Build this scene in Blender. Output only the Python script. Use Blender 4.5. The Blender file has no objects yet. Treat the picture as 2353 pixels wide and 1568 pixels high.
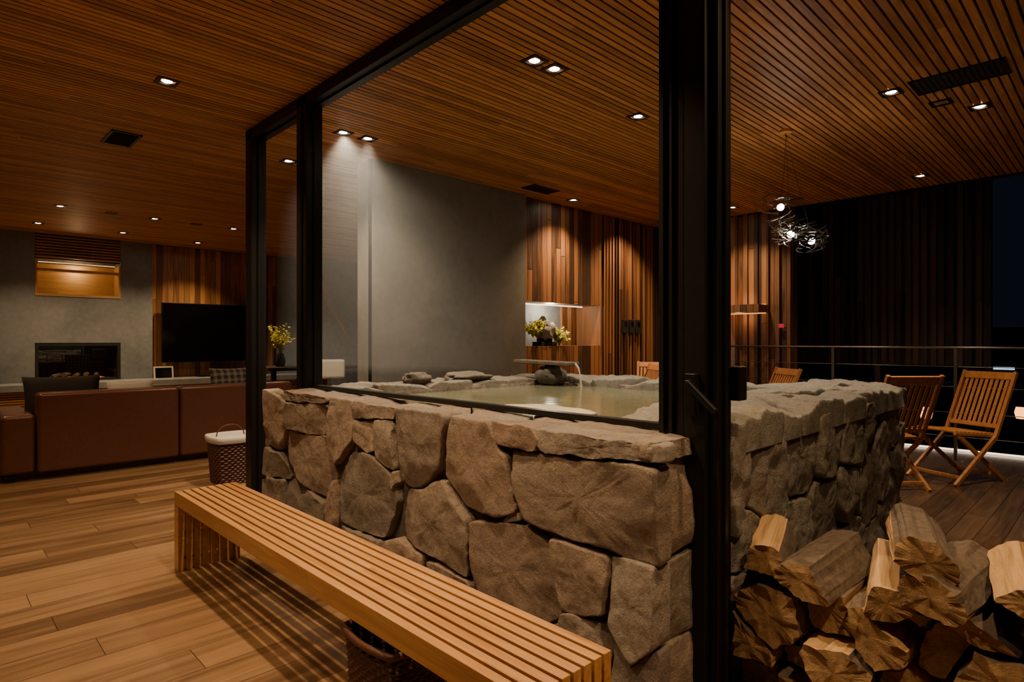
import bpy, math, random
from mathutils import Vector, Matrix, noise
R = random.Random(7)
scene = bpy.context.scene
COL = scene.collection

# ------------------------------------------------------------------ materials
class NT:
    def __init__(s, name):
        s.m = bpy.data.materials.new(name); s.m.use_nodes = True
        s.t = s.m.node_tree; s.t.nodes.clear()
        s.out = s.t.nodes.new('ShaderNodeOutputMaterial')
    def n(s, typ, **kw):
        nd = s.t.nodes.new(typ)
        for k, v in kw.items(): setattr(nd, k, v)
        return nd
    def l(s, a, b): s.t.links.new(a, b)
    def math(s, op, a, b=None, clamp=False):
        nd = s.n('ShaderNodeMath', operation=op); nd.use_clamp = clamp
        for i, x in enumerate((a, b)):
            if x is None: continue
            if isinstance(x, (int, float)): nd.inputs[i].default_value = x
            else: s.l(x, nd.inputs[i])
        return nd.outputs[0]
    def mix(s, f, a, b, blend='MIX'):
        nd = s.n('ShaderNodeMix', data_type='RGBA', blend_type=blend)
        for i, x in ((0, f), (6, a), (7, b)):
            if isinstance(x, (int, float)): nd.inputs[i].default_value = x
            elif isinstance(x, tuple): nd.inputs[i].default_value = (x[0], x[1], x[2], 1)
            else: s.l(x, nd.inputs[i])
        return nd.outputs[2]
    def bsdf(s, col, rough=0.5, metal=0.0, bump=None, bstr=0.2, bdist=0.01, spec=0.5):
        b = s.n('ShaderNodeBsdfPrincipled')
        if isinstance(col, tuple): b.inputs['Base Color'].default_value = (*col, 1)
        else: s.l(col, b.inputs['Base Color'])
        if isinstance(rough, (int, float)): b.inputs['Roughness'].default_value = rough
        else: s.l(rough, b.inputs['Roughness'])
        b.inputs['Metallic'].default_value = metal
        b.inputs['Specular IOR Level'].default_value = spec
        if bump is not None:
            bp = s.n('ShaderNodeBump'); bp.inputs['Strength'].default_value = bstr
            bp.inputs['Distance'].default_value = bdist
            s.l(bump, bp.inputs['Height']); s.l(bp.outputs[0], b.inputs['Normal'])
        s.l(b.outputs[0], s.out.inputs[0]); return b
    def noise(s, vec, scale, detail=5, rough=0.55, dist=0.0):
        nd = s.n('ShaderNodeTexNoise')
        nd.inputs['Scale'].default_value = scale; nd.inputs['Detail'].default_value = detail
        nd.inputs['Roughness'].default_value = rough; nd.inputs['Distortion'].default_value = dist
        if vec is not None: s.l(vec, nd.inputs['Vector'])
        return nd.outputs[0]

def wood(name, dark, light, la, wa, width=0.1, seg=2.0, rough=0.45, gap=0.0, var=0.55, grain=22, bstr=0.15, off=0.0):
    s = NT(name)
    tc = s.n('ShaderNodeTexCoord'); sp = s.n('ShaderNodeSeparateXYZ'); s.l(tc.outputs['Object'], sp.inputs[0])
    w = s.math('ADD', s.math('DIVIDE', sp.outputs[wa], width), off)
    idw = s.math('FLOOR', w); fr = s.math('FRACT', s.math('ADD', w, 1000.0))
    wn = s.n('ShaderNodeTexWhiteNoise', noise_dimensions='1D'); s.l(idw, wn.inputs['W'])
    ll = s.math('ADD', s.math('DIVIDE', sp.outputs[la], seg), s.math('MULTIPLY', wn.outputs['Value'], 7.0))
    idl = s.math('FLOOR', ll); frl = s.math('FRACT', s.math('ADD', ll, 1000.0))
    cb = s.n('ShaderNodeCombineXYZ'); s.l(idw, cb.inputs[0]); s.l(idl, cb.inputs[1])
    w2 = s.n('ShaderNodeTexWhiteNoise', noise_dimensions='3D'); s.l(cb.outputs[0], w2.inputs['Vector'])
    rnd = w2.outputs['Value']
    mp = s.n('ShaderNodeVectorMath', operation='MULTIPLY')
    sc = [grain]*3; sc[la] = grain/14.0
    mp.inputs[1].default_value = sc; s.l(tc.outputs['Object'], mp.inputs[0])
    ad = s.n('ShaderNodeVectorMath', operation='ADD'); s.l(mp.outputs[0], ad.inputs[0])
    cb2 = s.n('ShaderNodeCombineXYZ')
    r40 = s.math('MULTIPLY', rnd, 40.0)
    for i in range(3): s.l(r40, cb2.inputs[i])
    s.l(cb2.outputs[0], ad.inputs[1])
    g = s.noise(ad.outputs[0], 1.0, 6, 0.6, 1.2)
    gs = s.math('MULTIPLY', s.math('SUBTRACT', g, 0.5), 2.2)
    f = s.math('ADD', s.math('ADD', gs, 0.5), s.math('MULTIPLY', s.math('SUBTRACT', rnd, 0.5), var*1.6), True)
    col = s.mix(f, dark, light)
    if gap > 0:
        gm = s.math('LESS_THAN', fr, gap)
        gl = s.math('LESS_THAN', frl, gap*width/seg*1.0)
        gg = s.math('MAXIMUM', gm, gl)
        col = s.mix(s.math('MULTIPLY', gg, 0.85), col, tuple(c*0.12 for c in dark))
    s.bsdf(col, rough, bump=g, bstr=bstr, bdist=0.004)
    return s.m

def plain(name, col, rough=0.5, metal=0.0, var=0.15, scale=20, bstr=0.05, spec=0.5):
    s = NT(name); tc = s.n('ShaderNodeTexCoord')
    g = s.noise(tc.outputs['Object'], scale, 5)
    c = s.mix(g, tuple(x*(1-var) for x in col), tuple(min(1, x*(1+var)) for x in col))
    s.bsdf(c, rough, metal, bump=g, bstr=bstr, bdist=0.005, spec=spec)
    return s.m

def emis(name, col, strength):
    s = NT(name); e = s.n('ShaderNodeEmission'); e.inputs[0].default_value = (*col, 1); e.inputs[1].default_value = strength
    s.l(e.outputs[0], s.out.inputs[0]); s.m.cycles.emission_sampling = 'NONE'; return s.m

def concrete(name, a, b, rough=0.75):
    s = NT(name); tc = s.n('ShaderNodeTexCoord')
    g1 = s.noise(tc.outputs['Object'], 1.3, 8, 0.6, 0.6); g2 = s.noise(tc.outputs['Object'], 14, 6)
    f = s.math('ADD', s.math('MULTIPLY', s.math('SUBTRACT', g1, 0.5), 2.0), s.math('MULTIPLY', g2, 0.9), True)
    s.bsdf(s.mix(f, a, b), rough, bump=g2, bstr=0.15, bdist=0.006); return s.m

def stone_mat():
    s = NT('fieldstone'); tc = s.n('ShaderNodeTexCoord')
    at = s.n('ShaderNodeAttribute', attribute_name='tint')
    g1 = s.noise(tc.outputs['Object'], 6, 9, 0.65, 0.5); g2 = s.noise(tc.outputs['Object'], 34, 8, 0.72)
    g3 = s.noise(tc.outputs['Object'], 140, 4, 0.7)
    f = s.math('ADD', s.math('MULTIPLY', s.math('SUBTRACT', g1, 0.5), 2.6), 0.4, True)
    c = s.mix(s.math('MULTIPLY', f, 0.65), at.outputs['Color'], (0.29, 0.215, 0.16))
    c = s.mix(s.math('MULTIPLY', s.math('SUBTRACT', g2, 0.48, True), 3.2, True), c, (0.14, 0.108, 0.086))
    c = s.mix(s.math('MULTIPLY', s.math('SUBTRACT', g3, 0.54, True), 2.6, True), c, (0.62, 0.53, 0.44))
    h = s.math('ADD', g1, s.math('ADD', s.math('MULTIPLY', g2, 1.2), s.math('MULTIPLY', g3, 0.5)))
    s.bsdf(c, 0.76, bump=h, bstr=0.95, bdist=0.018, spec=0.35); return s.m

def glass_mat():
    s = NT('window_glass')
    b = s.bsdf((0.9, 0.92, 0.9), 0.0, 1.0); b.inputs['Alpha'].default_value = 0.10
    return s.m

MAT = {}
MAT['ceil'] = wood('ceiling_slat_cedar', (0.28, 0.115, 0.034), (0.64, 0.31, 0.11), 0, 1, 0.05, 2.4, 0.5, var=0.5, grain=30)
MAT['floor'] = wood('oak_floor_planks', (0.12, 0.064, 0.030), (0.34, 0.20, 0.10), 0, 1, 0.19, 1.9, 0.34, gap=0.018, var=0.6, grain=11)
MAT['deck'] = wood('deck_boards', (0.055, 0.034, 0.023), (0.14, 0.088, 0.056), 0, 1, 0.14, 2.5, 0.22, gap=0.035, var=0.4, grain=18)
MAT['bench'] = wood('bench_oak', (0.36, 0.165, 0.052), (0.60, 0.32, 0.12), 1, 0, 0.0454, 5, 0.32, var=0.35, grain=26, off=0.5)
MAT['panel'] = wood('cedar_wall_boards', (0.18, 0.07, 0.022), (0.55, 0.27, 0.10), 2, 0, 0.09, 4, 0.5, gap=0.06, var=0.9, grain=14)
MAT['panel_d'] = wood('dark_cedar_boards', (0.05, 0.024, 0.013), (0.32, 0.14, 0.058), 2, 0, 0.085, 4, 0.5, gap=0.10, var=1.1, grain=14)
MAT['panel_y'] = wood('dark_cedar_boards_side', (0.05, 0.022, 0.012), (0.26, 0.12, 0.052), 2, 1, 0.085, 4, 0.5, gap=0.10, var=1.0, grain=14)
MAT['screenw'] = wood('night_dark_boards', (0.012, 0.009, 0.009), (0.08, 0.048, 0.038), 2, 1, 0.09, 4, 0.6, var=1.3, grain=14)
MAT['teak'] = wood('teak', (0.32, 0.12, 0.04), (0.54, 0.24, 0.08), 2, 0, 0.05, 3, 0.4, var=0.3, grain=24)
MAT['lightwood'] = wood('light_wood_shelf', (0.45, 0.27, 0.10), (0.65, 0.42, 0.19), 0, 2, 0.1, 3, 0.45, var=0.2, grain=20)
MAT['louver'] = wood('louver_wood', (0.30, 0.14, 0.05), (0.50, 0.26, 0.10), 0, 2, 0.03, 3, 0.45, var=0.3, grain=20)
MAT['concrete'] = concrete('grey_plaster', (0.13, 0.14, 0.145), (0.26, 0.275, 0.28))
MAT['concrete_w'] = concrete('olive_grey_plaster', (0.13, 0.125, 0.11), (0.22, 0.21, 0.185))
MAT['black'] = plain('black_steel', (0.014, 0.013, 0.012), 0.38, 0.3, 0.3, 30, spec=0.4)
MAT['blackmat'] = plain('matte_black', (0.008, 0.008, 0.008), 0.8)
MAT['screen'] = plain('screen_glass', (0.004, 0.004, 0.005), 0.08, 0.0)
MAT['leather'] = plain('brown_leather', (0.145, 0.056, 0.036), 0.28, 0.0, 0.3, 60, 0.15)
MAT['leather_d'] = plain('dark_fabric', (0.018, 0.012, 0.010), 0.85, 0.0, 0.3, 60, 0.2)
MAT['white'] = plain('white_cloth', (0.55, 0.51, 0.44), 0.8, 0.0, 0.08, 40, 0.2)
MAT['stone'] = stone_mat()
MAT['mortar'] = plain('brown_mortar', (0.085, 0.07, 0.058), 0.95, 0, 0.5, 40, 0.6)
MAT['glass'] = glass_mat()
MAT['steel'] = plain('brushed_steel', (0.25, 0.25, 0.25), 0.35, 1.0)
MAT['bulb'] = emis('lamp_glow', (1.0, 0.88, 0.70), 60)
MAT['bulb_dim'] = plain('lamp_off', (0.25, 0.18, 0.11), 0.4)
MAT['led'] = emis('led_strip', (1.0, 0.80, 0.62), 6)
MAT['ledd'] = emis('deck_led_strip', (1.0, 0.74, 0.52), 3)
MAT['ledw'] = emis('warm_led', (1.0, 0.42, 0.12), 2.2)
MAT['ember'] = emis('fire_embers', (1.0, 0.22, 0.04), 0.8)
MAT['garden'] = emis('garden_lamp', (1.0, 0.36, 0.08), 4)
MAT['red'] = emis('red_led', (1.0, 0.05, 0.08), 0.5)
MAT['citywin'] = emis('distant_window', (0.55, 0.75, 1.0), 2)
MAT['bark'] = plain('log_bark', (0.115, 0.083, 0.06), 0.92, 0, 0.75, 40, 1.0)
MAT['split'] = wood('split_wood', (0.19, 0.10, 0.042), (0.56, 0.34, 0.15), 0, 1, 0.5, 5, 0.75, var=0.5, grain=38, bstr=1.0)
MAT['leaf'] = plain('yellow_green_leaf', (0.52, 0.50, 0.03), 0.6, 0, 0.4, 30)
MAT['wicker'] = plain('red_brown_wicker', (0.085, 0.030, 0.018), 0.5, 0, 0.6, 120, 0.4)
MAT['pale'] = plain('pale_rock', (0.44, 0.40, 0.29), 0.7, 0, 0.2, 14, 0.3)
MAT['cup'] = plain('dark_glass_shade', (0.05, 0.045, 0.04), 0.15, 0.6)

def endgrain():
    s = NT('log_end_grain'); tc = s.n('ShaderNodeTexCoord')
    ad = s.n('ShaderNodeVectorMath', operation='ADD'); ad.inputs[1].default_value = (0, 0.05, 0.10)
    s.l(tc.outputs['Object'], ad.inputs[0])
    w = s.n('ShaderNodeTexWave', wave_type='RINGS', rings_direction='X'); w.inputs['Scale'].default_value = 40
    w.inputs['Distortion'].default_value = 5; w.inputs['Detail'].default_value = 4; w.inputs['Detail Scale'].default_value = 3
    s.l(ad.outputs[0], w.inputs['Vector'])
    g = s.noise(tc.outputs['Object'], 26, 8, 0.75)
    c = s.mix(s.math('MULTIPLY', w.outputs[0], 0.5), (0.46, 0.28, 0.125), (0.29, 0.165, 0.07)); c = s.mix(s.math('MULTIPLY', s.math('SUBTRACT', g, 0.42, True), 3.0, True), c, (0.15, 0.088, 0.045))
    s.bsdf(c, 0.85, bump=g, bstr=1.0, bdist=0.016); return s.m
MAT['endg'] = endgrain()
def plaid():
    s = NT('plaid_fabric'); tc = s.n('ShaderNodeTexCoord'); sp = s.n('ShaderNodeSeparateXYZ'); s.l(tc.outputs['Object'], sp.inputs[0])
    a = s.math('GREATER_THAN', s.math('SINE', s.math('MULTIPLY', sp.outputs[0], 90.0)), 0.2)
    b = s.math('GREATER_THAN', s.math('SINE', s.math('MULTIPLY', sp.outputs[2], 90.0)), 0.2)
    c = s.mix(s.math('MULTIPLY', s.math('ADD', a, b), 0.5), (0.05, 0.05, 0.06), (0.32, 0.29, 0.25)); s.bsdf(c, 0.9); return s.m
MAT['plaid'] = plaid()
def water():
    s = NT('bath_water'); tc = s.n('ShaderNodeTexCoord'); g = s.noise(tc.outputs['Object'], 9, 3, 0.5, 0.3)
    g2 = s.noise(tc.outputs['Object'], 2.0, 3)
    c = s.mix(g2, (0.14, 0.14, 0.08), (0.21, 0.21, 0.135))
    s.bsdf(c, 0.12, bump=g, bstr=0.12, bdist=0.02); return s.m
MAT['water'] = water()
def steam():
    s = NT('steam_haze'); v = s.n('ShaderNodeVolumeScatter'); v.inputs['Density'].default_value = 0.075; v.inputs['Anisotropy'].default_value = 0.2
    v.inputs['Color'].default_value = (1, 1, 1, 1)
    s.l(v.outputs[0], s.out.inputs['Volume']); return s.m
MAT['steam'] = steam()

# ------------------------------------------------------------------ builders
class B:
    def __init__(s): s.v = []; s.f = []; s.mi = []; s.col = []
    def add(s, vs, fs, mi=0, tint=None):
        o = len(s.v); s.v += [tuple(v) for v in vs]; s.col += [tint or (0.3, 0.3, 0.3)]*len(vs)
        for f in fs: s.f.append(tuple(i+o for i in f)); s.mi.append(mi)
    def box(s, a, b, mi=0, mat=None):
        x0, y0, z0 = a; x1, y1, z1 = b
        vs = [Vector(p) for p in ((x0,y0,z0),(x1,y0,z0),(x1,y1,z0),(x0,y1,z0),(x0,y0,z1),(x1,y0,z1),(x1,y1,z1),(x0,y1,z1))]
        if mat is not None: vs = [mat @ v for v in vs]
        s.add(vs, [(0,3,2,1),(4,5,6,7),(0,1,5,4),(1,2,6,5),(2,3,7,6),(3,0,4,7)], mi)
    def bar(s, p, q, w, h, mi=0, up=(0,0,1)):
        p = Vector(p); q = Vector(q); d = (q-p); L = d.length; d.normalize()
        upv = Vector(up); sx = d.cross(upv)
        if sx.length < 1e-4: sx = Vector((1,0,0))
        sx.normalize(); sz = sx.cross(d)
        m = Matrix.Translation(p) @ Matrix((( sx.x, d.x, sz.x, 0),(sx.y, d.y, sz.y, 0),(sx.z, d.z, sz.z, 0),(0,0,0,1)))
        s.box((-w/2, 0, -h/2), (w/2, L, h/2), mi, m)
    def tube(s, pts, r, n=8, mi=0):
        pts = [Vector(p) for p in pts]; rings = []
        rr = r if isinstance(r, (list, tuple)) else [r]*len(pts)
        vs = []
        for i, p in enumerate(pts):
            d = (pts[min(i+1, len(pts)-1)] - pts[max(i-1, 0)]).normalized()
            a = d.orthogonal().normalized() if i == 0 else (pa - d*pa.dot(d)).normalized()
            pa = a; b = d.cross(a)
            for k in range(n):
                t = 2*math.pi*k/n; vs.append(p + (a*math.cos(t)+b*math.sin(t))*rr[i])
        fs = []
        for i in range(len(pts)-1):
            for k in range(n):
                fs.append((i*n+k, i*n+(k+1)%n, (i+1)*n+(k+1)%n, (i+1)*n+k))
        fs.append(tuple(range(n-1, -1, -1))); fs.append(tuple((len(pts)-1)*n+k for k in range(n)))
        s.add(vs, fs, mi)
    def lathe(s, prof, n=32, mi=0, c=(0,0,0), sq=0.0):
        vs = []
        for r, z in prof:
            for k in range(n):
                t = 2*math.pi*k/n; x = math.cos(t); y = math.sin(t)
                if sq > 0:
                    m = max(abs(x), abs(y)); f = (1-sq) + sq/m*0.9
                    x *= f; y *= f
                vs.append((c[0]+r*x, c[1]+r*y, c[2]+z))
        fs = []
        for i in range(len(prof)-1):
            for k in range(n): fs.append((i*n+k, i*n+(k+1)%n, (i+1)*n+(k+1)%n, (i+1)*n+k))
        s.add(vs, fs, mi)
    def sphere(s, c, r, mi=0, sz=(1,1,1), n=16, m=10, nz=0.0, seed=0, tint=None, fr=2.0):
        vs = []; 
        for i in range(m+1):
            ph = math.pi*i/m
            for k in range(n):
                t = 2*math.pi*k/n
                d = Vector((math.sin(ph)*math.cos(t), math.sin(ph)*math.sin(t), math.cos(ph)))
                q = 1 + nz*noise.fractal(d*fr + Vector((seed*3.1, seed*1.7, seed)), 0.8, 2.0, 4)
                vs.append((c[0]+d.x*r*q*sz[0], c[1]+d.y*r*q*sz[1], c[2]+d.z*r*q*sz[2]))
        fs = []
        for i in range(m):
            for k in range(n): fs.append((i*n+k, (i+1)*n+k, (i+1)*n+(k+1)%n, i*n+(k+1)%n))
        s.add(vs, fs, mi, tint)
    def obj(s, name, mats, parent=None, loc=(0,0,0), rot=(0,0,0), smooth=False, bevel=0, seg=2, tint=False):
        me = bpy.data.meshes.new(name); me.from_pydata(s.v, [], s.f)
        for m in (mats if isinstance(mats, (list, tuple)) else [mats]): me.materials.append(MAT[m] if isinstance(m, str) else m)
        me.polygons.foreach_set('material_index', s.mi)
        if smooth: me.polygons.foreach_set('use_smooth', [True]*len(s.f))
        if tint:
            ca = me.color_attributes.new('tint', 'FLOAT_COLOR', 'POINT')
            ca.data.foreach_set('color', [x for c in s.col for x in (*c, 1.0)])
        me.update()
        o = bpy.data.objects.new(name, me); COL.objects.link(o); o.location = loc; o.rotation_euler = rot
        if parent: o.parent = parent
        if bevel:
            bm = o.modifiers.new('bevel', 'BEVEL'); bm.width = bevel; bm.segments = seg; bm.limit_method = 'ANGLE'
            me.polygons.foreach_set('use_smooth', [True]*len(s.f))
            bm.harden_normals = False
            w = o.modifiers.new('wn', 'WEIGHTED_NORMAL')
        return o

def tag(o, label, cat, group=None, kind=None):
    o['label'] = label; o['category'] = cat
    if group: o['group'] = group
    if kind: o['kind'] = kind
    return o
def root(name, loc, label, cat, rot=(0,0,0), group=None):
    e = bpy.data.objects.new(name, None); e.empty_display_size = 0.1; e.location = loc; e.rotation_euler = rot
    COL.objects.link(e); return tag(e, label, cat, group)
def struct(o): o['kind'] = 'structure'; return o
def copy_thing(src, loc, rot=None, label=None):
    c = src.copy(); COL.objects.link(c); c.location = loc
    if rot is not None: c.rotation_euler = rot
    if label: c['label'] = label
    for ch in list(src.children):
        k = ch.copy(); k.parent = c; COL.objects.link(k)
        for g in list(ch.children):
            j = g.copy(); j.parent = k; COL.objects.link(j)
    return c

# ------------------------------------------------------------------ power diagram
def clip(poly, nx, ny, c):
    out = []
    for i in range(len(poly)):
        p = poly[i]; q = poly[(i+1) % len(poly)]
        dp = nx*p[0]+ny*p[1]-c; dq = nx*q[0]+ny*q[1]-c
        if dp <= 0: out.append(p)
        if dp*dq < 0:
            t = dp/(dp-dq); out.append((p[0]+(q[0]-p[0])*t, p[1]+(q[1]-p[1])*t))
    return out
def cells(sites, x0, y0, x1, y1, gap):
    res = []
    for i, a in enumerate(sites):
        poly = [(x0+gap/2, y0), (x1-gap/2, y0), (x1-gap/2, y1), (x0+gap/2, y1)]
        for j, b in enumerate(sites):
            if i == j: continue
            dx, dy = b[0]-a[0], b[1]-a[1]; L = math.hypot(dx, dy)
            if L > 2.0: continue
            c = (b[0]**2+b[1]**2-a[0]**2-a[1]**2 - b[2] + a[2])/(2*L)
            poly = clip(poly, dx/L, dy/L, c-gap/2)
            if len(poly) < 3: break
        res.append(poly if len(poly) >= 3 else None)
    return res
def area(p): return abs(sum(p[i][0]*p[(i+1)%len(p)][1]-p[(i+1)%len(p)][0]*p[i][1] for i in range(len(p))))/2
def chaikin(p, it=2, k=0.2):
    for _ in range(it):
        q = []
        for i in range(len(p)):
            a = p[i]; b = p[(i+1) % len(p)]
            q.append((a[0]*(1-k)+b[0]*k, a[1]*(1-k)+b[1]*k)); q.append((a[0]*k+b[0]*(1-k), a[1]*k+b[1]*(1-k)))
        p = q
    return p
def resample(p, step):
    P = [Vector(x) for x in p]; n = len(P); L = sum((P[(i+1)%n]-P[i]).length for i in range(n))
    m = max(14, int(L/step)); out = []; i = 0; acc = 0; seg = (P[1]-P[0]).length
    for k in range(m):
        t = L*k/m
        while acc+seg < t and i < n-1:
            acc += seg; i += 1; seg = (P[(i+1)%n]-P[i]).length
        out.append(P[i].lerp(P[(i+1)%n], (t-acc)/max(seg, 1e-6)))
    return out
TINTS = [(0.44,0.335,0.26),(0.47,0.35,0.27),(0.40,0.315,0.25),(0.36,0.305,0.26),(0.42,0.30,0.23),(0.29,0.25,0.215),(0.40,0.35,0.30)]
def stone(b, poly, O, U, V, N, depth=0.045, seed=0, tint=None, rough=0.014, back=0.05):
    poly = chaikin(poly, 1, 0.05); poly = chaikin(poly, 1, 0.16)
    rr = random.Random(seed)
    pts = resample(poly, 0.013); n = len(pts)
    c = sum(pts, Vector((0, 0)))/n
    A = area([(p.x, p.y) for p in pts]); size = math.sqrt(A)
    tx, ty = rr.uniform(-.05, .05), rr.uniform(-.05, .05)
    d0 = depth*rr.uniform(0.85, 1.15)
    planes = []
    for k in range(2):
        an = rr.uniform(0, 6.28); sl = rr.uniform(.15, .40); off = rr.uniform(.30, .50)*size
        planes.append((math.cos(an)*sl, math.sin(an)*sl, sl*off))
    rings = [(1.0, -back), (1.0, 0.35*d0), (0.999, 0.82*d0), (0.993, 0.96*d0), (0.97, 1.0*d0), (0.93, 1.0*d0), (0.87, 1.0*d0), (0.79, 1.0*d0), (0.70, 1.0*d0), (0.60, 1.0*d0), (0.49, 1.0*d0), (0.37, 1.0*d0), (0.24, 1.0*d0), (0.11, 1.0*d0)]
    sd = Vector((seed*1.37, seed*0.73, seed*2.1))
    vs = []
    def place(q, h, e, s_):
        w = O + U*q.x + V*q.y
        nz = noise.fractal(w*7+sd, 0.75, 2.0, 7); nz2 = noise.fractal(w*7+sd*2, 0.75, 2.0, 6)
        w = w + (U*nz2+V*nz)*0.012*e*(1 if s_ > .9 else 0.3)
        hh = h
        if e:
            for a, bb, o in planes: hh = min(hh, h + o*0.5 - (a*(q-c).x + bb*(q-c).y)*0.8)
            hh += (nz*rough + (q-c).x*tx + (q-c).y*ty)*min(1, (1.02-s_)*12+.4)
        return w + N*hh
    for s_, h in rings:
        for p in pts: vs.append(place(c + (p-c)*s_, h, 0 if h < 0 else 1, s_))
    vs.append(place(c, 1.0*d0, 1, 0))
    fs = []; fl = (U.cross(V)).dot(N) > 0
    ccw = sum(pts[i].x*pts[(i+1)%n].y-pts[(i+1)%n].x*pts[i].y for i in range(n)) > 0
    if not ccw: fl = not fl
    for i in range(len(rings)-1):
        for k in range(n):
            f = (i*n+k, i*n+(k+1)%n, (i+1)*n+(k+1)%n, (i+1)*n+k)
            fs.append(f if fl else f[::-1])
    m = (len(rings)-1)*n
    for k in range(n):
        f = (m+k, m+(k+1)%n, len(vs)-1); fs.append(f if fl else f[::-1])
    t = tint or rr.choice(TINTS); k = rr.uniform(0.8, 1.2)
    b.add(vs, fs, 0, tuple(x*k for x in t))
def grid_sites(x0, y0, x1, y1, sx, sy, seed, w=0.012):
    rr = random.Random(seed); s = []
    ny = max(1, round((y1-y0)/sy)); nx = max(1, round((x1-x0)/sx))
    for j in range(ny):
        for i in range(nx):
            s.append((x0+(i+.5+(0.25 if j % 2 else -0.25)*(nx > 1)+rr.uniform(-.3, .3))*(x1-x0)/nx, y0+(j+.5+rr.uniform(-.3, .3))*(y1-y0)/ny, rr.uniform(0, w)))
    return s
def patch(b, sites, L0, H0, L1, H1, O, U, V, N, gap=0.014, depth=0.045, seed=0, **kw):
    O, U, V, N = map(Vector, (O, U, V, N))
    for i, p in enumerate(cells(sites, L0, H0, L1, H1, gap)):
        if p and area(p) > 0.0015: stone(b, p, O, U, V, N, depth, seed+i, **kw)
def polys(b, ps, O, U, V, N, depth=0.045, seed=0, grow=0.004, **kw):
    O, U, V, N = map(Vector, (O, U, V, N))
    for i, p in enumerate(ps):
        cx = sum(q[0] for q in p)/len(p); cy = sum(q[1] for q in p)/len(p); r = math.sqrt(area(p))
        k = 1+grow/r*2
        stone(b, [(cx+(q[0]-cx)*k, cy+(q[1]-cy)*k) for q in p], O, U, V, N, depth, seed+i, **kw)

# ------------------------------------------------------------------ camera
cam = bpy.data.cameras.new('camera'); co = bpy.data.objects.new('camera', cam); COL.objects.link(co)
cam.lens = 21.27; cam.sensor_width = 36; cam.clip_start = 0.05; cam.clip_end = 300
co.location = (0, 0, 1.25)
ang = math.radians(45.7)
co.rotation_euler = (math.radians(90), 0, ang - math.radians(90))
scene.camera = co

# ------------------------------------------------------------------ room shell
CZ = 2.95
b = B(); b.box((-3.5, -3, -0.1), (1.94, 12.0, 0)); b.box((1.94, 4.96, -0.1), (8.0, 12.0, 0)); struct(b.obj('floor', 'floor'))
b = B(); b.box((1.94, -3, -0.1), (8.6, 4.96, -0.004)); o = struct(b.obj('floor_deck', 'deck'))
b = B()
y = -3.0
while y < 12.0:
    b.box((-3.5, y+0.006, CZ), (7.9, y+0.044, CZ+0.03), 0); y += 0.05
b.box((-3.5, -3, CZ+0.05), (7.9, 12, CZ+0.2), 1)
b.box((7.9, -3, CZ-0.02), (7.98, 12, CZ+0.2), 2)
struct(b.obj('ceiling', ['ceil', 'blackmat', 'black']))

# fireplace / far wall y=12
b = B()
Y0, Y1 = 12.0, 12.6
b.box((-3.5, Y0, 0), (1.27, Y1, CZ)); b.box((2.42, Y0, 0), (2.90, Y1, CZ))
b.box((1.27, Y0, 0), (2.42, Y1, 0.60)); b.box((1.27, Y0, 1.22), (2.42, Y1, 1.96))
b.box((1.27, Y0+0.45, 0.60), (2.42, Y1, 1.22)); b.box((1.27, Y0+0.4, 1.96), (2.42, Y1, CZ))
struct(b.obj('wall_north', 'concrete'))
b = B(); b.box((2.90, Y0+0.05, 0), (5.1, Y1, CZ)); struct(b.obj('wall_north_wood', 'panel'))
b = B(); b.box((5.1, Y0, 0), (8.1, Y1, CZ)); struct(b.obj('wall_north_grey', 'concrete'))
b = B(); b.box((8.0, 5.2, 0), (8.1, 12, CZ)); struct(b.obj('wall_east', 'concrete'))
b = B(); b.box((-3.7, -3, 0), (-3.5, 12.6, CZ)); struct(b.obj('wall_west', 'concrete'))
b = B(); b.box((-3.7, -3.2, 0), (1.94, -3, CZ)); struct(b.obj('wall_south', 'panel'))
# bath-side wall y=4.95
b = B(); b.box((3.0, 4.92, 0), (5.02, 5.2, CZ)); struct(b.obj('wall_bath_plaster', 'concrete_w'))
b = B()
b.box((5.02, 4.97, 0), (7.9, 5.5, 1.19)); b.box((5.02, 4.97, 1.72), (7.9, 5.5, CZ)); b.box((6.5, 4.97, 1.19), (7.9, 5.5, 1.72))
for i in range(20):
    x = 6.55+i*0.068
    b.box((x, 4.945, 0), (x+0.03, 4.97, CZ-0.02))
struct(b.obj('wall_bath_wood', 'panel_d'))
b = B(); b.box((5.02, 5.42, 1.19), (6.2, 5.5, 1.72)); struct(b.obj('wall_niche_back', 'concrete'))
b = B(); b.box((6.2, 5.38, 1.19), (6.5, 5.5, 1.72)); struct(b.obj('wall_niche_wood', 'panel'))
b = B(); b.box((7.9, 3.0, 0), (8.05, 5.0, CZ))
for i in range(14):
    y = 3.02+i*0.14; b.box((7.87, y, 0), (7.9, y+0.05, CZ))
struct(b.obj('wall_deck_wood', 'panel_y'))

# steel frame (trims)
def trim(n, a, c, m='black', bv=0.004):
    bb = B(); bb.box(a, c); return struct(bb.obj('trim_%d' % n, m, bevel=bv))
trim(1, (1.88, 4.90, 0), (2.0, 5.02, CZ))
b = B(); b.box((1.88, 3.94, 0.0), (2.0, 4.09, CZ)); b.box((1.868, 3.99, 0.9), (1.88, 4.04, CZ-.08)); struct(b.obj('trim_2', 'black', bevel=0.004))
b = B(); b.box((1.89, 1.085, 0), (2.02, 1.185, CZ)); b.box((1.88, 1.00, 0), (2.07, 1.08, CZ)); b.box((1.905, 0.965, 0), (1.975, 0.998, CZ))
b.box((1.875, 1.12, 0.93), (1.89, 1.135, CZ)); b.box((1.875, 1.155, 0.93), (1.89, 1.165, CZ))
post = struct(b.obj('trim_3', 'black', bevel=0.003))
trim(4, (1.88, -3, CZ-0.08), (2.0, 5.02, CZ+0.0))
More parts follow.
